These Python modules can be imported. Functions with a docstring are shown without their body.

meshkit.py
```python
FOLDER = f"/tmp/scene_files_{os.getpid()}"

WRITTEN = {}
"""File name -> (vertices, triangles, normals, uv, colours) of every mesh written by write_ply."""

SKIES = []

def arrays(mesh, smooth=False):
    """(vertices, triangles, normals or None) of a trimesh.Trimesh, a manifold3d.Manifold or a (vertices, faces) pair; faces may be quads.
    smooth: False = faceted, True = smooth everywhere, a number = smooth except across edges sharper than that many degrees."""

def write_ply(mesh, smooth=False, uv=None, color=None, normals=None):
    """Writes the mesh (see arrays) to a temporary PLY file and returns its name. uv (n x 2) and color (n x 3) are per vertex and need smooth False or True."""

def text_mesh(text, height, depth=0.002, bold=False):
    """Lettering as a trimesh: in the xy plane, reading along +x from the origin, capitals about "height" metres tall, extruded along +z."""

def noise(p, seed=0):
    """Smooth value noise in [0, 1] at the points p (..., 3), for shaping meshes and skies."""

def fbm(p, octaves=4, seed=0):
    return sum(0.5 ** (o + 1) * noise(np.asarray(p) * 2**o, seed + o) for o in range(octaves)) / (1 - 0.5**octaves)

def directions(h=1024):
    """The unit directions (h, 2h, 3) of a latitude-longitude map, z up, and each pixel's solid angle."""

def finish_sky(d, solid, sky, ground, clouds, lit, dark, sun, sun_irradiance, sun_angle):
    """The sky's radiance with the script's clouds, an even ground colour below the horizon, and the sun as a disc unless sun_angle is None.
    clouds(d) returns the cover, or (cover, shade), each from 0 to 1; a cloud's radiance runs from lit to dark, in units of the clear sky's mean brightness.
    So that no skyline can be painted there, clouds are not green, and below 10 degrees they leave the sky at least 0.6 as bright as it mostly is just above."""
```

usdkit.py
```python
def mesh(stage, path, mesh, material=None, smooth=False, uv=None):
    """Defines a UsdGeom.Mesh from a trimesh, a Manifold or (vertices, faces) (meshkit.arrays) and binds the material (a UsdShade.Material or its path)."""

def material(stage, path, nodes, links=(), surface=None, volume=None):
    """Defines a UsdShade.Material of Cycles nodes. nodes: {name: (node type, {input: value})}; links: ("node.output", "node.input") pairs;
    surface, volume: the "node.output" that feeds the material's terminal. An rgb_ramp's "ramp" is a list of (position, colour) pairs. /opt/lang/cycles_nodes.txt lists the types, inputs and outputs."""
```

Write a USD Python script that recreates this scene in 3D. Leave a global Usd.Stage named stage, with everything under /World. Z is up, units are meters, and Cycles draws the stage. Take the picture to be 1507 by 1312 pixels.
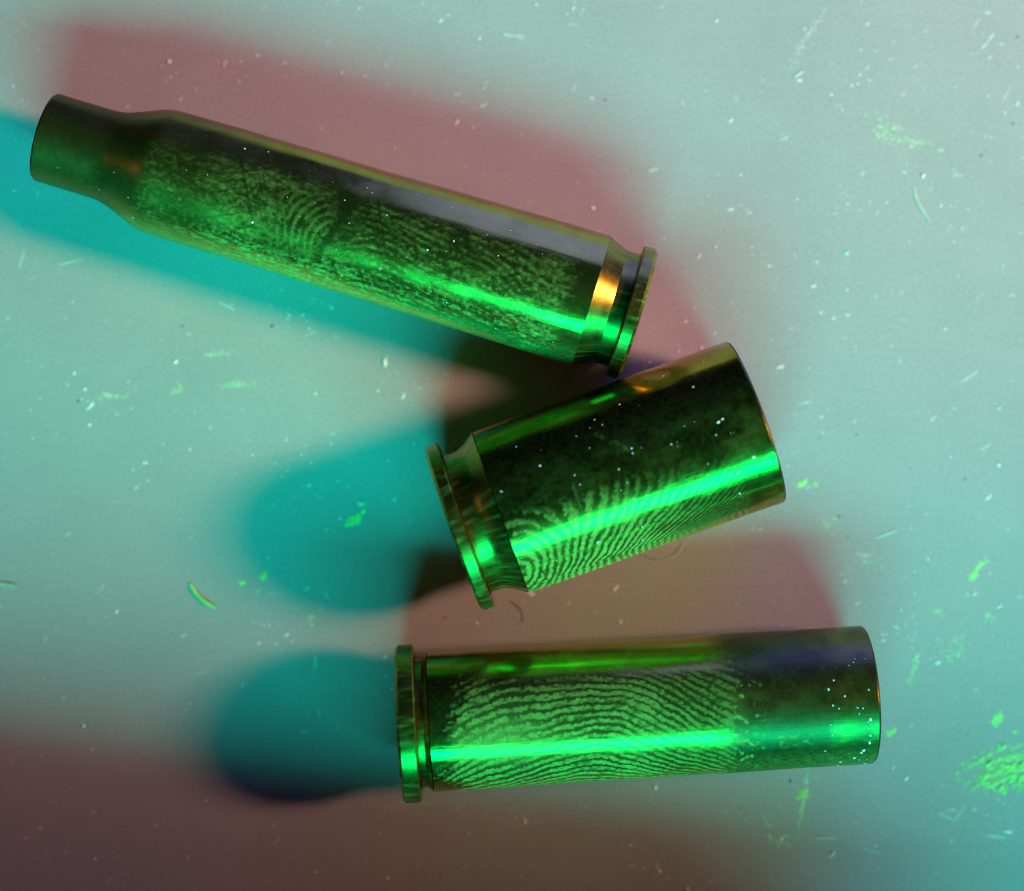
import math, random
import numpy as np
import usdkit, meshkit
from pxr import Usd, UsdGeom, UsdLux, UsdShade, Sdf, Gf, Vt

stage = Usd.Stage.CreateInMemory()
UsdGeom.SetStageUpAxis(stage, UsdGeom.Tokens.z)
UsdGeom.SetStageMetersPerUnit(stage, 1.0)
UsdGeom.Xform.Define(stage, '/World')
UsdGeom.Scope.Define(stage, '/World/Looks')
MM = 0.001
rng = np.random.default_rng(7)

# ------------------------------------------------------------------ camera, straight above the surface
H = 150.0                     # mm above the surface
FPX = 3015.0                  # focal length in photograph pixels (1507 wide)
cam = UsdGeom.Camera.Define(stage, '/World/camera')
cam.AddTranslateOp().Set(Gf.Vec3d(0, 0, H * MM))
cam.CreateHorizontalApertureAttr(36.0)
cam.CreateVerticalApertureAttr(36.0 * 891 / 1024)
cam.CreateFocalLengthAttr(36.0 * FPX / 1507.0)
cam.CreateClippingRangeAttr(Gf.Vec2f(0.01, 50.0))
cam.CreateFStopAttr(13.0)
cam.CreateFocusDistanceAttr((H - 7.5) * MM)
cam.CreateExposureAttr(0.0)


def at(px, py, z=0.0):
    """The point (mm) at height z that the photograph's pixel shows."""
    k = (H - z) / FPX
    return np.array([(px - 753.5) * k, (656.0 - py) * k, z])


# ------------------------------------------------------------------ lamps
def aim(prim, pos, target):
    d = Gf.Vec3d(*[float(a - b) for a, b in zip(target, pos)]).GetNormalized()
    rot = Gf.Rotation(Gf.Vec3d(0, 0, -1), d)
    x = UsdGeom.Xformable(prim)
    x.AddTranslateOp().Set(Gf.Vec3d(*[float(p) * MM for p in pos]))
    q = rot.GetQuat()
    x.AddOrientOp(UsdGeom.XformOp.PrecisionDouble).Set(Gf.Quatd(q))


def spot(name, pos, target, radius, angle, soft, color, intensity):
    l = UsdLux.SphereLight.Define(stage, '/World/' + name)
    l.CreateRadiusAttr(radius * MM)
    l.CreateNormalizeAttr(True)
    l.CreateIntensityAttr(intensity)
    l.CreateColorAttr(Gf.Vec3f(*color))
    s = UsdLux.ShapingAPI.Apply(l.GetPrim())
    s.CreateShapingConeAngleAttr(angle)
    s.CreateShapingConeSoftnessAttr(soft)
    aim(l, pos, target)
    return l


def panel(name, pos, target, w, h, color, intensity):
    l = UsdLux.RectLight.Define(stage, '/World/' + name)
    l.CreateWidthAttr(w * MM)
    l.CreateHeightAttr(h * MM)
    l.CreateNormalizeAttr(True)
    l.CreateIntensityAttr(intensity)
    l.CreateColorAttr(Gf.Vec3f(*color))
    aim(l, pos, target)
    return l


# teal inspection lamp from below the picture, salmon room lamp from the right, a pale blue window beyond the top
panel('teal_lamp', (72, -300, 243), (12, -5, 0), 370, 118, (0.0, 1.0, 0.83), 0.84)
spot('salmon_lamp', (250, 27, 183), (8, 46, 0), 31, 17.0, 1.0, (1.0, 0.52, 0.38), 1.45)
spot('warm_lamp', (-420, 40, 330), (0, 0, 0), 30, 14.0, 0.9, (1.0, 0.42, 0.16), 0.06)
panel('blue_window', (76, 140, 16), (76, 0, 16), 120, 128, (0.075, 0.115, 1.0), 0.068)


# ------------------------------------------------------------------ helpers
def keys(prim, **kw):
    for k, v in kw.items():
        prim.SetCustomDataByKey(k, v)
    return prim


def thing(name, loc=(0, 0, 0), rotz=0.0, tilt=0.0, **kw):
    x = UsdGeom.Xform.Define(stage, '/World/' + name)
    x.AddTranslateOp().Set(Gf.Vec3d(*[float(v) * MM for v in loc]))
    x.AddRotateZOp().Set(float(rotz))
    x.AddRotateYOp().Set(float(tilt))
    return keys(x.GetPrim(), **kw)


def raw_mesh(path, v, quads, n, mat, prim=None, **kw):
    m = UsdGeom.Mesh.Define(stage, path)
    m.CreatePointsAttr(Vt.Vec3fArray.FromNumpy((v * MM).astype(np.float32)))
    m.CreateFaceVertexCountsAttr(Vt.IntArray.FromNumpy(np.full(len(quads), quads.shape[1], np.int32)))
    m.CreateFaceVertexIndicesAttr(Vt.IntArray.FromNumpy(quads.astype(np.int32).ravel()))
    m.CreateSubdivisionSchemeAttr('none')
    if n is not None:
        m.CreateNormalsAttr(Vt.Vec3fArray.FromNumpy(n.astype(np.float32)))
        m.SetNormalsInterpolation('vertex')
    for k, a in (prim or {}).items():
        UsdGeom.PrimvarsAPI(m).CreatePrimvar(k, Sdf.ValueTypeNames.FloatArray, 'vertex').Set(Vt.FloatArray.FromNumpy(a.astype(np.float32)))
    UsdShade.MaterialBindingAPI.Apply(m.GetPrim()).Bind(mat)
    return keys(m.GetPrim(), **kw)


def sstep(a, b, x):
    t = np.clip((x - a) / (b - a), 0, 1)
    return t * t * (3 - 2 * t)


def nz(u, v, seed, octaves=3):
    """Noise about 0..1 over a plane of millimetres times a frequency already applied."""
    p = np.stack([np.ravel(u), np.ravel(v), np.full(np.size(u), 3.7 + seed)], 1)
    return meshkit.fbm(p, octaves, seed).reshape(np.shape(u))


def thetas(dense, step):
    """Angles round the axis from -180 to 180 degrees, dense over the side that looks up."""
    d = np.arange(-dense, dense + 1e-9, step)
    c = np.linspace(dense, 360 - dense, 26)[1:-1]
    return np.radians(np.concatenate([d, c]))


def lathe(strips, th):
    """strips: profiles [(s, r), ...] each smooth in itself. Returns vertices, quads, normals, s, theta, r per vertex."""
    V, Q, N, S, T, R, at0 = [], [], [], [], [], [], 0
    nt = len(th)
    for pr in strips:
        pr = np.asarray(pr, float)
        d = np.gradient(pr, axis=0)
        d /= np.linalg.norm(d, axis=1, keepdims=True) + 1e-12
        ns, nr = -d[:, 1], d[:, 0]                      # outward for a profile that runs towards +s
        s, r = np.repeat(pr[:, 0], nt), np.repeat(pr[:, 1], nt)
        t = np.tile(th, len(pr))
        V.append(np.stack([s, r * np.sin(t), r * np.cos(t)], 1))
        a, b = np.repeat(ns, nt), np.repeat(nr, nt)
        N.append(np.stack([a, b * np.sin(t), b * np.cos(t)], 1))
        i, j = np.meshgrid(np.arange(len(pr) - 1), np.arange(nt), indexing='ij')
        k = (j + 1) % nt
        Q.append(np.stack([i * nt + j, (i + 1) * nt + j, (i + 1) * nt + k, i * nt + k], -1).reshape(-1, 4) + at0)
        at0 += len(pr) * nt
        S.append(s); T.append(t); R.append(r)
    return np.vstack(V), np.vstack(Q), np.vstack(N), np.concatenate(S), np.concatenate(T), np.concatenate(R)


def fine(points, step):
    """A profile through the points at even steps."""
    p = np.asarray(points, float)
    L = np.concatenate([[0], np.cumsum(np.linalg.norm(np.diff(p, axis=0), axis=1))])
    n = max(2, int(round(L[-1] / step)) + 1)
    x = np.linspace(0, L[-1], n)
    return np.stack([np.interp(x, L, p[:, 0]), np.interp(x, L, p[:, 1])], 1)


def rounded(points, width, step):
    """As fine(), with its corners rounded over about width millimetres."""
    f = fine(points, step)
    k = max(1, int(width / step))
    w = np.hanning(2 * k + 1) + 1e-6
    w /= w.sum()
    pad = np.vstack([2 * f[0] - f[k:0:-1], f, 2 * f[-1] - f[-2:-k - 2:-1]])
    return np.stack([np.convolve(pad[:, i], w, 'valid') for i in range(2)], 1)


# ------------------------------------------------------------------ materials
def brass_material(name, base, dark, rough, scratch=0.5):
    """Brass under green print powder: the mesh's primvar powder covers it, primvar soot darkens and dulls it."""
    return usdkit.material(stage, '/World/Looks/' + name, {
        'tc': ('texture_coordinate', {}),
        'm1': ('mapping', {'scale': (60.0, 900.0, 900.0)}),
        'm2': ('mapping', {'scale': (1000.0, 1000.0, 1000.0)}),
        'n1': ('noise_texture', {'scale': 4.0, 'detail': 4.0, 'roughness': 0.65}),
        'n2': ('noise_texture', {'scale': 0.55, 'detail': 5.0, 'roughness': 0.65}),
        'n3': ('noise_texture', {'scale': 5.0, 'detail': 3.0, 'roughness': 0.7}),
        'pw': ('attribute', {'attribute': 'powder'}),
        'so': ('attribute', {'attribute': 'soot'}),
        'tone': ('rgb_ramp', {'ramp': [(0.30, dark), (0.62, base)]}),
        'sootc': ('mix_color', {'blend_type': 'mix', 'b': (0.05, 0.04, 0.024)}),
        'rr': ('map_range', {'from_min': 0.3, 'from_max': 0.75, 'to_min': rough * 0.75, 'to_max': rough * 1.45}),
        'rs': ('math', {'math_type': 'multiply_add', 'value2': 0.26}),
        'bp': ('bump', {'strength': scratch, 'distance': 0.00002}),
        'metal': ('principled_bsdf', {'metallic': 1.0}),
        'ptone': ('rgb_ramp', {'ramp': [(0.25, (0.18, 0.44, 0.08)), (0.75, (0.36, 0.82, 0.17))]}),
        'powd': ('diffuse_bsdf', {}),
        'mix': ('mix_closure', {}),
    }, [
        ('tc.object', 'm1.vector'), ('tc.object', 'm2.vector'), ('m1.vector', 'n1.vector'), ('m2.vector', 'n2.vector'), ('m2.vector', 'n3.vector'),
        ('n2.fac', 'tone.fac'), ('tone.color', 'sootc.a'), ('so.fac', 'sootc.fac'), ('sootc.result', 'metal.base_color'),
        ('n2.fac', 'rr.value'), ('so.fac', 'rs.value1'), ('rr.result', 'rs.value3'), ('rs.value', 'metal.roughness'),
        ('n1.fac', 'bp.height'), ('bp.normal', 'metal.normal'),
        ('n3.fac', 'ptone.fac'), ('ptone.color', 'powd.color'),
        ('pw.fac', 'mix.fac'), ('metal.BSDF', 'mix.closure1'), ('powd.BSDF', 'mix.closure2'),
    ], surface='mix.closure')


BRASS = brass_material('brass', (0.52, 0.38, 0.045), (0.38, 0.27, 0.028), 0.155)
BRASS_DARK = brass_material('dull_brass', (0.46, 0.33, 0.034), (0.33, 0.23, 0.022), 0.145)

HEAD_BRASS = brass_material('head_brass', (0.44, 0.32, 0.035), (0.26, 0.19, 0.022), 0.22, 0.0)


def plain(name, color, rough=0.9, spread=0.25, scale=2000.0):
    lo, hi = [c * (1 - spread) for c in color], [min(1, c * (1 + spread)) for c in color]
    return usdkit.material(stage, '/World/Looks/' + name, {
        'tc': ('texture_coordinate', {}), 'n': ('noise_texture', {'scale': scale, 'detail': 3.0}),
        'r': ('rgb_ramp', {'ramp': [(0.3, lo), (0.7, hi)]}), 'p': ('principled_bsdf', {'roughness': rough, 'specular_ior_level': 0.3}),
    }, [('tc.object', 'n.vector'), ('n.fac', 'r.fac'), ('r.color', 'p.base_color')], surface='p.BSDF')


DUST = plain('pale_dust', (0.93, 0.95, 0.92), spread=0.06)
DUST_FAINT = plain('thin_dust', (0.60, 0.66, 0.61))
POWDER = plain('green_powder', (0.42, 0.95, 0.30), spread=0.15)
POWDER_PALE = plain('pale_green_powder', (0.50, 0.72, 0.46), spread=0.15)
GRIT = plain('dark_grit', (0.10, 0.09, 0.08))
LINT = plain('pale_lint', (0.72, 0.85, 0.68), spread=0.1)
HAIR = plain('brown_hair', (0.30, 0.27, 0.16))
PRIMER = usdkit.material(stage, '/World/Looks/nickel', {'p': ('principled_bsdf', {'base_color': (0.62, 0.58, 0.50), 'metallic': 1.0, 'roughness': 0.3})}, [], surface='p.BSDF')

# ------------------------------------------------------------------ the pale satin surface
FLOOR = usdkit.material(stage, '/World/Looks/satin_surface', {
    'tc': ('texture_coordinate', {}),
    'mm': ('mapping', {'scale': (1000.0, 1000.0, 1000.0)}),
    'ms': ('mapping', {'scale': (280.0, 2600.0, 1000.0), 'rotation': (0, 0, 0.06)}),
    'big': ('noise_texture', {'scale': 0.12, 'detail': 5.0, 'roughness': 0.6}),
    'grain': ('noise_texture', {'scale': 5.0, 'detail': 2.0, 'roughness': 0.7}),
    'lines': ('noise_texture', {'scale': 1.0, 'detail': 3.0, 'roughness': 0.6}),
    'c1': ('rgb_ramp', {'ramp': [(0.3, (0.515, 0.520, 0.515)), (0.7, (0.565, 0.560, 0.555))]}),
    'c2': ('rgb_ramp', {'ramp': [(0.25, (0.72, 0.72, 0.72)), (0.75, (1.0, 1.0, 1.0))]}),
    'c3': ('rgb_ramp', {'ramp': [(0.3, (0.965, 0.965, 0.965)), (0.7, (1.0, 1.0, 1.0))]}),
    'x1': ('mix_color', {'blend_type': 'multiply', 'fac': 1.0}),
    'x2': ('mix_color', {'blend_type': 'multiply', 'fac': 1.0}),
    'bp': ('bump', {'strength': 0.12, 'distance': 0.00003}),
    'p': ('principled_bsdf', {'roughness': 0.38, 'specular_ior_level': 0.35}),
}, [
    ('tc.object', 'mm.vector'), ('tc.object', 'ms.vector'), ('mm.vector', 'big.vector'), ('mm.vector', 'grain.vector'), ('ms.vector', 'lines.vector'),
    ('big.fac', 'c1.fac'), ('grain.fac', 'c2.fac'), ('lines.fac', 'c3.fac'), ('c1.color', 'x1.a'), ('c2.color', 'x1.b'),
    ('x1.result', 'x2.a'), ('c3.color', 'x2.b'), ('x2.result', 'p.base_color'), ('grain.fac', 'bp.height'), ('bp.normal', 'p.normal'),
], surface='p.BSDF')
E, TOP = 900.0, 44.0
_x, _y, _z = (-E, E), (-E, TOP), (-6.0, 0.0)
raw_mesh('/World/tabletop_surface', np.array([[x, y, z] for x in _x for y in _y for z in _z]),
         np.array([[1, 5, 7, 3], [0, 2, 6, 4], [2, 3, 7, 6], [0, 4, 5, 1], [0, 1, 3, 2], [4, 6, 7, 5]]), None, FLOOR, kind='structure')

# a low box just out of the picture at the lower left, which shades that corner from the teal lamp
BOX = plain('black_plastic', (0.03, 0.03, 0.03), 0.4)
kit = thing('storage_box', (-36, -69.3, 0), -7.0, label='low black plastic box standing beyond the lower left corner', category='box')


def block(path, x0, x1, y0, y1, z0, z1, c, mat):
    import manifold3d
    pts = [(x + sx * c, y + sy * c, z + sz * c) for x in (x0, x1) for y in (y0, y1) for z in (z0, z1)
           for sx, sy, sz in [(1 if x == x0 else -1, 0, 0), (0, 1 if y == y0 else -1, 0), (0, 0, 1 if z == z0 else -1)]]
    m = manifold3d.Manifold.hull_points(np.array(pts, float)).to_mesh()
    return raw_mesh(path, np.array(m.vert_properties[:, :3]), np.array(m.tri_verts), None, mat)


block('/World/storage_box/box_body', -70, 70, -22, 22, 0, 23, 1.0, BOX)
block('/World/storage_box/lid', -71, 71, -23, 23, 23.2, 30, 1.0, BOX)
block('/World/storage_box/latch', -8, 8, 22.1, 24.5, 16, 26, 0.5, BOX)


def flow(u, v, seed, n=9):
    """A smooth wavy field about -1..1 with features about one unit across."""
    g = np.random.default_rng(seed)
    out = 0
    for _ in range(n):
        q, k, p = g.uniform(0, np.pi), g.uniform(0.6, 1.7), g.uniform(0, 6.28)
        out = out + np.sin(2 * np.pi * k * (u * np.cos(q) + v * np.sin(q)) + p)
    return out / math.sqrt(n)


# ------------------------------------------------------------------ the print patterns (s: mm from the head, y: mm across as seen from above, a: arc mm from the crest, + towards the bottom of the picture)
def ridges(phase, duty, soft):
    w = 0.5 + 0.5 * np.cos(2 * np.pi * phase)
    return sstep(1 - duty - soft, 1 - duty + soft, w)


def crumble(s, a, seed):
    """Grain of the powder itself, and the ragged edges it gives the ridges."""
    return nz(s * 5.5, a * 5.5, seed, 2) - 0.5


def print_straight(s, a, r):
    """The long straight case: a plain arch over its middle."""
    cr = crumble(s, a, 10)
    wob = flow(s / 9, a / 9, 11) * 0.28 + flow(s / 3.2, a / 3.2, 12) * 0.075 + cr * 0.34
    u = s - (11.8 + 0.25 * a)
    bend = 4.2 * (np.sqrt(1 + (u / 6.5) ** 2) - 1) * (1 + 0.05 * a) * np.where(u < 0, 0.92, 1.12)
    ph = (a - bend + wob) / 0.57
    duty = 0.58 + 0.12 * flow(s / 5, a / 5, 21)
    rd = ridges(ph, duty, 0.20)
    rd = rd * (0.30 + 0.70 * sstep(0.34, 0.50, nz(s * 3.2, a * 5.5, 13))) * (0.8 + 0.7 * cr)
    smudge = 0.9 * np.exp(-(((s - 7.0) / 3.0) ** 2 + ((a - 0.9) / 1.4) ** 2))
    rd = np.maximum(rd, smudge * (0.62 + 0.6 * cr))
    rag = nz(s * 1.5, a * 1.5, 15) - 0.5 + 0.7 * cr
    left = sstep(2.6, 4.6, s + rag * 2.6 + np.clip(a + 3.5, -3, 7.2) * 0.25 - 1.2 - 0.9 * np.clip(a - 3.7, 0, 1.6))
    right = (1 - sstep(22.7, 24.2, s + rag * 3.2 + 0.05 * a)) * (1 - 0.45 * sstep(15, 23, s + 2 * rag))
    top = sstep(-3.9, -2.0, a + rag * 2.0 + 0.012 * (s - 12) ** 2)
    m = left * right * top
    film = 0.03 + 0.08 * sstep(0.35, 0.75, nz(s * 0.6, a * 0.9, 16, 5)) * sstep(2, 8, s) * (1 - 0.6 * sstep(24, 28, s)) + 0.06 * cr
    blot = sstep(0.58, 0.70, nz(s * 2.8, a * 2.8, 18)) * np.exp(-((s - 23.8) / 1.3) ** 2) * sstep(-3, -1, a)
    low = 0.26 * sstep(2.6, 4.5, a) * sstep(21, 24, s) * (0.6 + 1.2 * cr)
    rb = sstep(0.55, 0.72, nz(s * 2.4, a * 4.0, 20, 4)) * np.exp(-((a - 2.2) / 0.7) ** 2) * sstep(23, 25, s) * 0.45
    return np.clip(np.maximum.reduce([m * (0.12 + 0.67 * rd) * (0.85 + 0.20 * sstep(-2.5, 1.5, a)), film, blot * 0.6, low, rb]), 0, 0.80)


def print_short(s, a, r):
    """The wide short case: a loop whose core lies near the head end, low on the side."""
    cr = crumble(s, a, 30)
    s0, a0 = 3.4, 4.7
    wob = flow(s / 9, a / 9, 31) * 0.20 + flow(s / 3.0, a / 3.0, 32) * 0.08 + cr * 0.32
    u, v = s - s0, a - a0
    d = np.sqrt((u / (1.0 + 0.10 * np.clip(-v, -2, 4))) ** 2 + (v * np.where(v < 0, 0.72, 0.60) * (1 - 0.35 * sstep(2, 8, u))) ** 2 + 0.05)
    rd = ridges((d + wob) / 0.60, 0.50 + 0.14 * flow(s / 4, a / 4, 41), 0.16)
    rd = rd * (0.4 + 0.6 * sstep(0.32, 0.46, nz(s * 3.4, a * 3.4, 33))) * (0.85 + 0.6 * cr)
    rag = nz(s * 1.5, a * 1.5, 34) - 0.5 + 0.8 * cr
    left = sstep(3.4, 3.75, s + rag * 1.0 + 0.04 * (a - 5))
    right = 1 - 0.75 * sstep(10.0, 18.0, s + rag * 3) - 0.25 * sstep(19.0, 21.0, s)
    top = sstep(-0.3, 2.8, a + rag * 1.3 - 0.035 * np.clip(s - 8, 0, 20) + 0.12 * np.clip(7 - s, 0, 4))
    m = left * top * right
    scratch = np.exp(-((s - 5.0 - 0.10 * (a - 6)) / 0.07) ** 2) * sstep(4.9, 5.4, a)
    film = 0.02 + 0.06 * sstep(0.35, 0.75, nz(s * 0.7, a * 1.2, 35, 5)) * sstep(-4.5, 0.5, a) + 0.05 * cr
    tick = 0.24 * np.exp(-((s - 8.8) / 0.13) ** 2) * sstep(-0.9, 0.0, a) * (1 - sstep(2.0, 2.6, a)) * (0.6 + 1.5 * cr)
    smear = 0.32 * np.exp(-(((s - 12.3) - 0.9 * (a + 2.2)) / 0.22) ** 2 - ((s - 12.3) / 0.9) ** 2) * sstep(0.4, 0.6, nz(s * 3, a * 3, 37))
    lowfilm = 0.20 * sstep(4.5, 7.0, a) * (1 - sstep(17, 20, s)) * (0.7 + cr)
    return np.clip(np.maximum.reduce([m * (0.10 + 0.60 * rd) * (1 - 0.8 * scratch), film, tick, smear, lowfilm]), 0, 0.76)


def print_rifle(s, a, r):
    """The necked case: a worn, speckled dusting drawn out along its length with traces of ridges."""
    cr = crumble(s, a, 50)
    st = nz(s * 0.9, (a + 0.04 * s) * 5.0, 51, 4)
    sp = nz(s * 4.2, (a - 0.1 * s) * 4.2, 52, 3)
    broad = nz(s * 0.22, a * 0.4, 53, 3)
    wob = flow(s / 8, a / 8, 54) * 0.35 + cr * 0.25
    along = ridges((a + 0.10 * (s - 18) - 0.012 * (s - 18) ** 2 + wob) / 0.55, 0.5, 0.3)
    cross = ridges((np.sqrt((s - 19.5) ** 2 + 1.2 * (a - 2.6) ** 2 + 0.1) + wob) / 0.60, 0.48, 0.2)
    zone = np.exp(-(((s - 24.0) / 3.4) ** 2 + ((a - 0.6) / 3.0) ** 2) ** 1.5)
    zal = sstep(6, 9, s) * (1 - sstep(19, 23, s)) * sstep(-2.6, -1.5, a)
    scr = 0
    for q, sd in ((0.28, 63), (-0.42, 64), (1.1, 65)):
        scr = np.maximum(scr, sstep(0.62, 0.72, nz((s * math.cos(q) - a * math.sin(q)) * 0.45, (s * math.sin(q) + a * math.cos(q)) * 6.5, sd, 2)))
    body = (sstep(0.34, 0.76, st) * 0.34 + sstep(0.40, 0.76, sp) * 0.42 + 0.12 + 0.30 * cr) * (1 - 0.6 * scr)
    body = body * (0.30 + 0.9 * broad) * (1 - zal * 0.55 * (1 - along))
    body = np.maximum(body * (1 - 0.5 * zone), zone * cross * 0.36 * sstep(0.30, 0.5, sp))
    up = 0.55 * sstep(-2.8, -1.4, a) + 0.45 * sstep(-0.8, 1.5, a + (nz(s * 0.7, a * 0.7, 55) - 0.5) * 1.6)
    ends = sstep(3.8, 6.5, s) * (1 - 0.60 * sstep(28, 33, s)) * (1 - sstep(35.0, 37, s) * 0.9)
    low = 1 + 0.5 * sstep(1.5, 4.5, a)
    flecks = sstep(0.70, 0.76, nz(s * 3.2, a * 3.2, 56, 2)) * sstep(2.0, 3.5, a) * sstep(0.45, 0.6, broad + 0.08)
    flecks = np.maximum(flecks, sstep(0.66, 0.72, nz(s * 2.2 + 5, a * 2.2, 58, 3)) * np.exp(-(((s - 34.0) / 2.2) ** 2 + ((a - 2.0) / 1.2) ** 2)) * 1.4)
    void = np.exp(-(((s - 21.6) / 1.0) ** 2 + ((a + 1.5) / 1.0) ** 2)) + np.exp(-(((s - 22.0 - 0.32 * (a - 1)) / 0.30) ** 2 + ((a - 1.0) / 2.2) ** 2))
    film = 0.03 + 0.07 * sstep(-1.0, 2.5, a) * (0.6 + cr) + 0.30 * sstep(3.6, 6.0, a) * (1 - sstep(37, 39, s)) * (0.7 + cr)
    return np.clip(np.maximum.reduce([up * ends * body * 0.88 * low * (1 - 0.85 * np.clip(void, 0, 1)), film, flecks * 0.7 * ends]), 0, 0.80)


# ------------------------------------------------------------------ the three cartridge cases
def cartridge_case(name, head, mouth, r_head, r_mouth, rim, groove, outer, round_mm, lip, bore, web, pattern, sign, soot, mat, step, **kw):
    h = at(*head, r_head)
    m = at(*mouth, r_mouth)
    d = m - h
    t = thing(name, h, math.degrees(math.atan2(d[1], d[0])), -math.degrees(math.atan2(d[2], math.hypot(d[0], d[1]))), **kw)
    root = '/World/%s/' % name
    th_c = thetas(180 - 1.5, 3.0)[:-24]
    L = outer[-1][0]
    # body: outer wall with the print, mouth lip, bore
    th = thetas(104, math.degrees(step / max(r_head, 4.6)))
    wall = rounded(outer, round_mm, step)
    wall = wall[(wall[:, 0] >= outer[0][0]) & (wall[:, 0] <= L - 0.10)]
    re = wall[-1, 1]
    lipc = [(wall[-1, 0] + 0.10 * math.sin(q), re - 0.10 * (1 - math.cos(q))) for q in np.linspace(0, math.pi / 2, 5)]
    flat = [(L, re - 0.10), (L, re - lip)]
    inside = [(L, re - lip)] + list(reversed([(x, y) for x, y in bore])) + [(web, 0.05)]
    v, q, n, s, tt, r = lathe([wall, lipc, flat, fine(inside, 2.0)], th)
    # small dents and out of roundness
    a = sign * tt * r
    out = np.arange(len(v)) < len(wall) * len(th)
    def dent(s_, a_):
        return 0.020 * flow(s_ / 13, a_ / 11, 61, 6) + 0.0035 * flow(s_ / 3.5, a_ / 2.6, 62)
    so_, ao_ = s[out], a[out]
    h0, e = dent(so_, ao_), 0.05
    ds, da = (dent(so_ + e, ao_) - h0) / e, sign * (dent(so_, ao_ + e) - h0) / e
    up = np.stack([np.zeros(len(so_)), np.sin(tt[out]), np.cos(tt[out])], 1)
    side = np.stack([np.zeros(len(so_)), np.cos(tt[out]), -np.sin(tt[out])], 1)
    edge = (sstep(0, 1.2, L - so_) * sstep(0, 0.8, so_ - outer[0][0]))[:, None]
    v[out] += h0[:, None] * edge * up
    nn = n[out] - edge * (ds[:, None] * np.array([1.0, 0, 0]) + da[:, None] * side)
    n[out] = nn / np.linalg.norm(nn, axis=1, keepdims=True)
    pw, so = np.zeros(len(v)), np.zeros(len(v))
    pw[out] = pattern(s[out], a[out], r[out])
    so[out] = soot(s[out], a[out])
    so[~out] = 0.7
    raw_mesh(root + 'case_body', v, q, n, mat, {'powder': pw, 'soot': so})

    def piece(nm, strips, film):
        v, q, n, s, tt, r = lathe(strips, np.radians(np.arange(-180, 180, 1.5)))
        a = sign * tt * r
        p = 0.5 * film * sstep(0.52, 0.74, nz(s * 6 + 9, a * 5, 71)) + 0.04 * film
        raw_mesh(root + nm, v, q, n, HEAD_BRASS, {'powder': p, 'soot': np.clip(0.15 + 0.9 * (nz(s * 2.2, a * 2.2, 72) - 0.35), 0, 0.7)})
    piece('extractor_groove', groove, 0.35)
    piece('rim', rim, 0.5)
    # primer set in the head
    v, q, n, s, tt, r = lathe([[(0.12, 0.02), (0.10, 1.2), (0.10, 1.9)][::-1], [(0.35, 2.2), (0.12, 2.15), (0.10, 1.9)]], np.radians(np.arange(-180, 180, 6)))
    raw_mesh(root + 'primer', v, q, None, PRIMER)
    return t, wall


def head_rim(r, w, ch):
    """Head face with its primer pocket, bevel, rim band and front edge."""
    return [[(0.4, 2.2), (0.0, 2.3)], [(0.0, 2.3), (0.0, r - ch)], [(0.0, r - ch), (ch * 0.9, r)], [(ch * 0.9, r), (w - 0.10, r)], [(w - 0.10, r), (w, r - 0.12)], [(w, r - 0.12), (w, r - 0.9)]]


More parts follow.
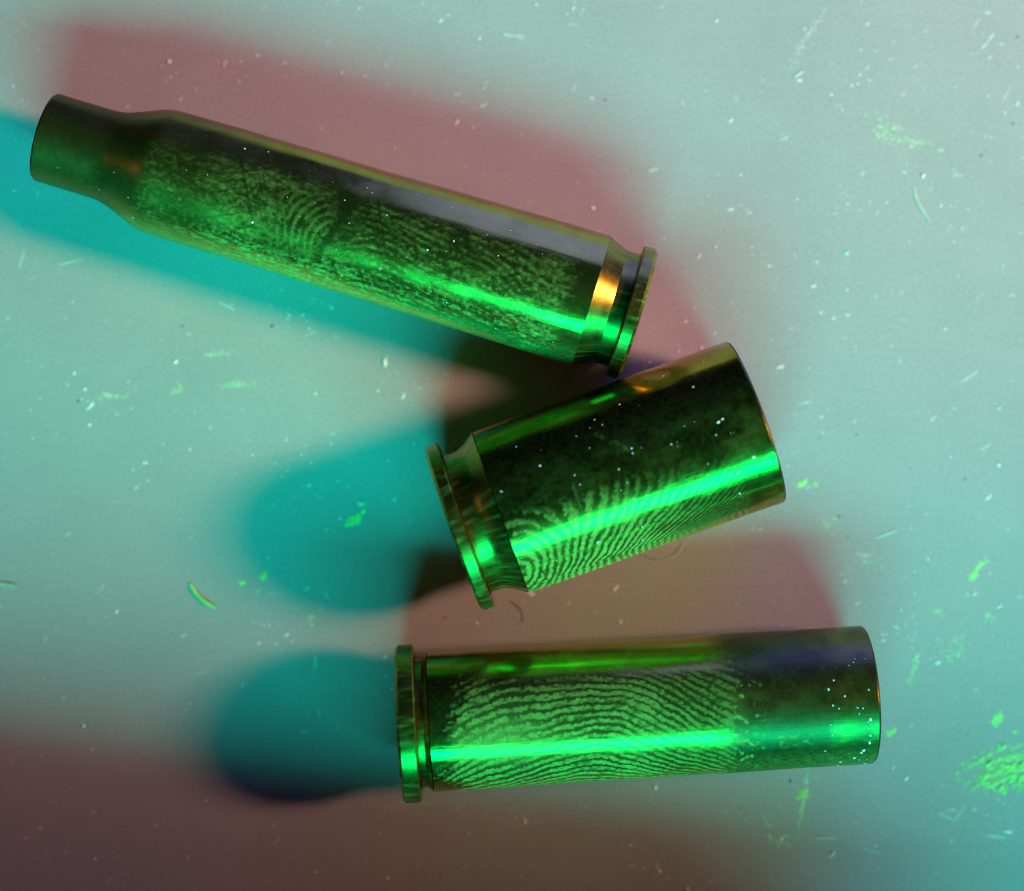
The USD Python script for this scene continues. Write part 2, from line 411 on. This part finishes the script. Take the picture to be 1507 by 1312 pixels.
zero = lambda s, a: 0.12 * sstep(0.4, 0.7, nz(s * 0.4, a * 0.4, 81))
neck_soot = lambda s, a: np.clip(0.16 * nz(s * 0.5, a * 0.5, 82) + 0.62 * sstep(22, 38, s) * (0.6 + 0.5 * sstep(36, 40, s) + 0.7 * nz(s * 0.8, a * 0.8, 83)), 0, 0.85)
mouth_soot = lambda s, a: np.clip(0.15 * nz(s * 0.5, a * 0.5, 84) + 0.95 * sstep(21, 24, s) * (1 - 0.35 * sstep(28, 31, s)) * (0.6 + 0.8 * nz(s * 0.9, a * 0.9, 85)), 0, 0.9)

rifle, rifle_wall = cartridge_case(
    'bottleneck_cartridge_case', (940, 464), (81, 206), 4.8, 4.65,
    head_rim(4.8, 1.05, 0.25), [[(1.05, 4.1), (1.2, 4.12), (2.1, 4.12)], [(2.1, 4.12), (3.55, 4.76)]],
    [(3.55, 4.78), (35.8, 4.50), (38.9, 3.22), (43.9, 3.20)], 1.5, 0.30, [(6, 3.9), (35.4, 4.1), (38.8, 2.9)], 5.0,
    print_rifle, 1.0, neck_soot, BRASS, 0.075,
    label='long necked brass rifle case dusted with green speckles, topmost and leaning down to the right', category='cartridge case')
short, short_wall = cartridge_case(
    'short_cartridge_case', (667, 779), (1098, 626), 6.1, 6.0,
    head_rim(6.1, 0.98, 0.22), [[(0.98, 5.05), (1.15, 5.08), (2.0, 5.10), (2.6, 5.35), (3.5, 5.97)]],
    [(3.5, 5.99), (22.55, 6.0)], 0.2, 0.28, [(4.5, 5.4), (20, 5.7)], 3.6,
    print_short, -1.0, zero, BRASS_DARK, 0.075,
    label='short wide brass pistol case with a looped fingerprint, between the two longer cases', category='cartridge case')
straight, straight_wall = cartridge_case(
    'straight_cartridge_case', (588, 1066), (1294, 1021), 5.55, 4.85,
    head_rim(5.55, 1.3, 0.22), [[(1.3, 4.5), (1.45, 4.52), (1.8, 4.52)], [(1.8, 4.52), (2.15, 4.86)]],
    [(2.15, 4.87), (33.15, 4.86)], 0.2, 0.28, [(5, 4.3), (30, 4.5)], 4.0,
    print_straight, -1.0, mouth_soot, BRASS, 0.07,
    label='long straight rimmed brass revolver case with an arched fingerprint, lowest of the three', category='cartridge case')


# ------------------------------------------------------------------ dust, powder, lint
_oct = np.array([[1, 0, 0], [0.5, .87, 0], [-.5, .87, 0], [-1, 0, 0], [-.5, -.87, 0], [.5, -.87, 0], [.5, .2, .75], [-.5, .25, .75], [0, -.5, .75]], float)
_octf = np.array([[0, 1, 6], [1, 2, 7], [1, 7, 6], [2, 3, 7], [3, 4, 7], [4, 8, 7], [4, 5, 8], [5, 0, 6], [5, 6, 8], [6, 7, 8]])


def grains(points, sizes, flat=0.6, frames=None, stretch=None):
    """Little crumbs at the points (mm): vertices and triangles. frames: per crumb 3x3 axes (rows: x, y, up)."""
    V, F = [], []
    for i, (p, r) in enumerate(zip(points, sizes)):
        w = _oct * (r * rng.uniform(0.7, 1.3, (9, 1))) * [1, 1, flat]
        if stretch is not None:
            w = w * [stretch[i], 1, 1]
        c, s_ = np.cos(q := rng.uniform(0, 6.28)), np.sin(q)
        if stretch is not None and stretch[i] > 1.01:
            c, s_ = np.cos(q := rng.normal(0.5, 0.6)), np.sin(q)
        w = np.stack([w[:, 0] * c - w[:, 1] * s_, w[:, 0] * s_ + w[:, 1] * c, w[:, 2]], 1)
        if frames is not None:
            w = w @ frames[i]
        V.append(w + p)
        F.append(_octf + 9 * i)
    return np.vstack(V), np.vstack(F)


def crumb_mesh(path, v, f, mat, origin=None, **kw):
    return raw_mesh(path, v, f, None, mat, **kw)


def floor_pts(px):
    return np.array([at(x, y, 0.0) for x, y in px])


# the dust scattered everywhere: nobody could count it
N = 950
px = np.stack([rng.uniform(-20, 1530, N), rng.uniform(-20, 1330, N)], 1)
keep = rng.random(N) < np.clip(0.35 + 0.65 * (px[:, 0] / 1507) + 0.25 * (px[:, 1] > 400), 0, 1)
px = px[keep]
for _ in range(26):
    px = np.vstack([px, rng.normal([rng.uniform(0, 1507), rng.uniform(0, 1312)], rng.uniform(8, 45), (rng.integers(8, 26), 2))])
sz = np.clip(rng.lognormal(math.log(0.043), 0.62, len(px)), 0.018, 0.19)
v, f = grains(floor_pts(px), sz, 0.8, stretch=np.where(rng.random(len(px)) < 0.2, rng.uniform(1.5, 3, len(px)), 1))
crumb_mesh('/World/dust_specks', v, f, DUST, kind='stuff', label='tiny pale dust specks scattered over the satin surface', category='dust')
N = 620
px = np.stack([rng.uniform(-20, 1530, N), rng.uniform(-20, 1330, N)], 1)
px = px[nz(px[:, 0] / 120, px[:, 1] / 120, 91) > 0.46]
v, f = grains(floor_pts(px), np.clip(rng.lognormal(math.log(0.05), 0.5, len(px)), 0.02, 0.14), flat=0.15, stretch=rng.uniform(1, 4, len(px)) * np.where(rng.random(len(px)) < 0.12, 3.5, 1))
crumb_mesh('/World/dust_film', v, f, DUST_FAINT, kind='stuff', label='faint thin flecks of dust over the satin surface', category='dust')
px = [(1450, 222), (1444, 230), (1497, 55), (1490, 182), (1206, 645), (1248, 790), (1235, 760), (273, 330), (890, 147), (655, 909), (268, 480), (400, 480), (1163, 1150), (1424, 1080), (1260, 640), (1340, 690), (115, 590), (160, 818), (1480, 790), (1420, 705), (648, 1290), (1090, 1190)]
v, f = grains(floor_pts(px), rng.uniform(0.03, 0.08, len(px)), stretch=rng.uniform(1, 2.4, len(px)))
crumb_mesh('/World/dark_grit', v, f, GRIT, kind='stuff', label='few tiny dark grit specks on the satin surface', category='grit')


def patch(name, px, sizes, mat, flat=0.5, stretch=None, **kw):
    v, f = grains(floor_pts(px), sizes, flat, stretch=stretch)
    return crumb_mesh('/World/' + name, v, f, mat, **kw)


# bright powder smear at the right edge: ridged lines of crumbs
pts, szs = [], []
while len(pts) < 1500:
    x, y = rng.uniform(1385, 1530), rng.uniform(1075, 1190)
    cx = (x - 1476) / 74
    d = math.sqrt(((y - (1132 - 9 * cx)) / 37) ** 2 + cx ** 2) if x < 1476 else abs(y - (1132 - 9 * cx)) / 37
    if rng.random() > math.exp(-(d / 0.82) ** 4) or (abs((y - 1133) - 0.30 * (1450 - x)) < 8 and 1412 < x < 1450 and rng.random() < 0.85):
        continue
    line = math.cos(2 * math.pi * (y + 0.42 * x + 7 * math.sin(x / 19) + 4 * math.sin(y / 9)) / 12.5)
    if line < rng.uniform(-1.0, 0.9):
        continue
    pts.append((x, y)); szs.append((1.15 - 0.55 * d) * rng.lognormal(math.log(0.052), 0.55))
patch('powder_smear', pts, np.clip(szs, 0.015, 0.2), POWDER, 0.8, rng.uniform(1, 1.8, len(pts)),
      label='bright green ridged powder smear at the lower right edge of the surface', category='powder smear')


def blob(cx, cy, w, h, ang, n):
    q = rng.normal(0, 0.45, (n, 2)) * [w, h]
    c, s_ = math.cos(math.radians(ang)), math.sin(math.radians(ang))
    return [(cx + a * c - b * s_, cy + a * s_ + b * c) for a, b in q]


SM = [
    ('powder_crumb', [(520, 766, 11, 8, -30, 60), (535, 752, 10, 1.5, -62, 14), (530, 743, 3, 3, 0, 6)], 0.10, POWDER, 'bright green powder crumb with a thin tail left of the short case'),
    ('powder_crumb_001', [(1466, 1058, 8, 11, 60, 50), (1493, 1077, 3, 3, 0, 6)], 0.10, POWDER, 'small green powder crumb just above the bright powder smear'),
    ('powder_crumb_002', [(388, 849, 6, 6, 0, 24)], 0.10, POWDER, 'round green crumb beside the rod of green lint'),
    ('powder_crumb_003', [(357, 857, 4, 3, -20, 10)], 0.09, POWDER, 'tiny green crumb between the rod of lint and the round crumb'),
    ('powder_crumb_004', [(1180, 713, 10, 5, -15, 26), (1198, 713, 3, 3, 0, 5)], 0.08, POWDER, 'pale green crumb right of the mouth of the short case'),
    ('powder_crumb_005', [(1310, 1078, 10, 5, -35, 24)], 0.09, POWDER, 'green crumb just right of the mouth of the straight case'),
    ('powder_crumb_006', [(1270, 988, 5, 5, 0, 8), (1180, 1170, 8, 7, -40, 30)], 0.08, POWDER, 'ragged green crumb below the mouth end of the straight case'),
    ('powder_streak', [(1180, 1190, 3, 34, 12, 110), (1186, 1146, 3, 12, 8, 30)], 0.06, POWDER_PALE, 'long pale green streak running down below the straight case'),
    ('powder_streak_001', [(1440, 835, 4, 22, 40, 60), (1433, 848, 5, 9, 35, 40)], 0.06, POWDER, 'slanting green streak in the right half, above the smear'),
    ('powder_streak_002', [(464, 975, 1.5, 18, 4, 40)], 0.05, POWDER_PALE, 'upright pale streak left of the head of the straight case'),
    ('powder_streak_003', [(469, 1046, 2, 8, -5, 18)], 0.05, POWDER_PALE, 'short upright pale tick below the longer streak left of the straight case'),
    ('powder_streak_004', [(457, 910, 6, 10, 10, 40)], 0.055, POWDER_PALE, 'blurred pale green dab above and left of the straight case'),
    ('powder_smudge', [(1308, 195, 34, 22, 10, 130), (1345, 208, 40, 8, 4, 70)], 0.055, POWDER_PALE, 'faint pale green smudge in the upper right above the curved lint'),
    ('powder_smudge_001', [(350, 566, 32, 6, -6, 90), (262, 572, 8, 9, 30, 30)], 0.055, POWDER_PALE, 'faint green smudge below the rifle case at the left'),
    ('powder_smudge_002', [(320, 520, 26, 5, -3, 60), (165, 584, 34, 6, -5, 60)], 0.05, POWDER_PALE, 'faint broken green smudge at the far left, above the other smudge'),
    ('powder_smudge_003', [(1220, 772, 14, 14, 0, 36), (1272, 824, 12, 10, 30, 30)], 0.055, POWDER_PALE, 'speckled pale smudge between the mouths of the short and straight cases'),
    ('powder_trail', [(1408, 950, 24, 32, 35, 60), (1345, 985, 6, 26, 15, 55), (1400, 965, 20, 14, 0, 40), (1455, 910, 12, 10, 0, 26), (1380, 900, 10, 6, 0, 20)], 0.065, POWDER_PALE, 'broken trail of pale green specks right of the straight case'),
    ('powder_trail_001', [(1190, 50, 5, 55, 35, 70), (1176, 80, 5, 40, 30, 40)], 0.05, DUST_FAINT, 'faint slanting trail of specks near the top edge'),
    ('powder_trail_002', [(1150, 1240, 22, 12, -10, 40), (1105, 1205, 60, 30, 0, 60), (1150, 1232, 40, 3, 3, 40)], 0.055, POWDER_PALE, 'loose trail of pale specks under the straight case near the bottom edge'),
]
for name, parts, size, mat, label in SM:
    pts = [p for part in parts for p in blob(*part)]
    patch(name, pts, np.clip(rng.lognormal(math.log(size), 0.4, len(pts)), 0.02, 0.2), mat, 0.35, label=label, category=name.split('_0')[0].replace('_', ' '))


def thread(name, px, width, mat, lift=0.0, taper=0.5, **kw):
    """A round fibre through the pixels, lying on the surface (mm)."""
    from scipy.interpolate import splprep, splev
    k = min(3, len(px) - 1)
    p = np.array([at(x, y, 0) for x, y in px])[:, :2]
    tck, _ = splprep(p.T, k=k, s=0)
    q = np.array(splev(np.linspace(0, 1, 14 * len(px)), tck)).T
    n = len(q)
    R = 0.75 * width / 2 * (1 - taper * np.abs(np.linspace(-1, 1, n)) ** 3)
    P = np.column_stack([q, R * 0.35 + lift * np.sin(np.linspace(0, np.pi, n))])
    T = np.gradient(P, axis=0)
    T /= np.linalg.norm(T, axis=1, keepdims=True)
    A = np.cross([0, 0, 1], T)
    A /= np.linalg.norm(A, axis=1, keepdims=True)
    B = np.cross(T, A)
    m = 7
    an = np.arange(m) * 2 * np.pi / m
    ring = np.cos(an)[None, :, None] * A[:, None] + np.sin(an)[None, :, None] * B[:, None] * 0.4
    V = (P[:, None] + R[:, None, None] * ring).reshape(-1, 3)
    i, j = np.meshgrid(np.arange(n - 1), np.arange(m), indexing='ij')
    Q = np.stack([i * m + j, i * m + (j + 1) % m, (i + 1) * m + (j + 1) % m, (i + 1) * m + j], -1).reshape(-1, 4)
    return raw_mesh('/World/' + name, V, Q, ring.reshape(-1, 3), mat, **kw)


thread('lint_rod', [(279, 859), (288, 873), (302, 886), (318, 894)], 0.62, POWDER, label='bright green rod of lint at the left, below the rifle case', category='lint')
thread('lint_fibre', [(1345, 275), (1350, 297), (1360, 314), (1370, 327)], 0.22, LINT, label='curved pale fibre in the upper right under the faint smudge', category='lint')
thread('lint_fibre_001', [(-12, 859), (10, 860), (26, 863)], 0.45, POWDER_PALE, label='pale green fibre cut by the left edge of the picture', category='lint')
thread('lint_fibre_002', [(1200, 1234), (1216, 1233), (1232, 1234)], 0.20, LINT, label='straight level pale fibre near the bottom right, below the straight case', category='lint')
thread('lint_fibre_003', [(1268, 1248), (1280, 1252), (1294, 1256)], 0.18, LINT, label='slanting pale fibre right of the level fibre near the bottom', category='lint')
thread('lint_fibre_004', [(1288, 792), (1304, 786), (1322, 780)], 0.18, LINT, label='slanting pale fibre above and right of the straight case mouth', category='lint')
thread('lint_fibre_005', [(1168, 115), (1174, 110), (1183, 105)], 0.22, LINT, label='short pale fibre near the top edge at the end of the faint trail', category='lint')
thread('lint_fibre_006', [(85, 390), (100, 386), (120, 381)], 0.14, LINT, label='faint pale fibre at the left below the neck of the rifle case', category='lint')
thread('curled_hair', [(945, 815), (962, 821), (985, 820), (1000, 812), (1006, 800), (1012, 795)], 0.075, LINT, 0.3, 0.3, label='thin curled hair under the mouth end of the short case', category='hair')
thread('curled_hair_001', [(748, 885), (763, 893), (770, 905), (764, 918)], 0.075, HAIR, 0.1, 0.3, label='faint brown hair between the short and the straight case', category='hair')


# specks that lie on the cases belong to no case: one dusting each, resting on the brass
def case_dust(name, tprim, wall, n, s_lo, s_hi, th_lo, th_hi, size, label, bias=None):
    M = np.array(UsdGeom.XformCache().GetLocalToWorldTransform(tprim)).T
    P, F = [], []
    for _ in range(n):
        s = rng.uniform(s_lo, s_hi) if bias is None else np.clip(rng.normal(*bias), s_lo, s_hi)
        t = math.radians(rng.uniform(th_lo, th_hi))
        r = np.interp(s, wall[:, 0], wall[:, 1])
        up = M[:3, :3] @ np.array([0, math.sin(t), math.cos(t)])
        p = M[:3, :3] @ np.array([s, r * math.sin(t), r * math.cos(t)]) + M[:3, 3] / MM
        x = M[:3, 0]
        P.append(p); F.append(np.stack([x, np.cross(up, x), up]))
    v, f = grains(P, np.clip(rng.lognormal(math.log(size), 0.5, n), 0.02, 0.14), 0.5, F)
    crumb_mesh('/World/' + name, v, f, DUST, kind='stuff', label=label, category='dust')


case_dust('case_dust', rifle, rifle_wall, 70, 4, 42, -50, 70, 0.035, 'pale specks stuck along the necked rifle case')
case_dust('case_dust_001', short, short_wall, 60, 4, 22, -70, 60, 0.045, 'pale specks stuck on the short wide case')
case_dust('case_dust_002', straight, straight_wall, 46, 26, 32.4, -85, 40, 0.055, 'pale specks stuck near the mouth of the straight case', (31, 1.4))
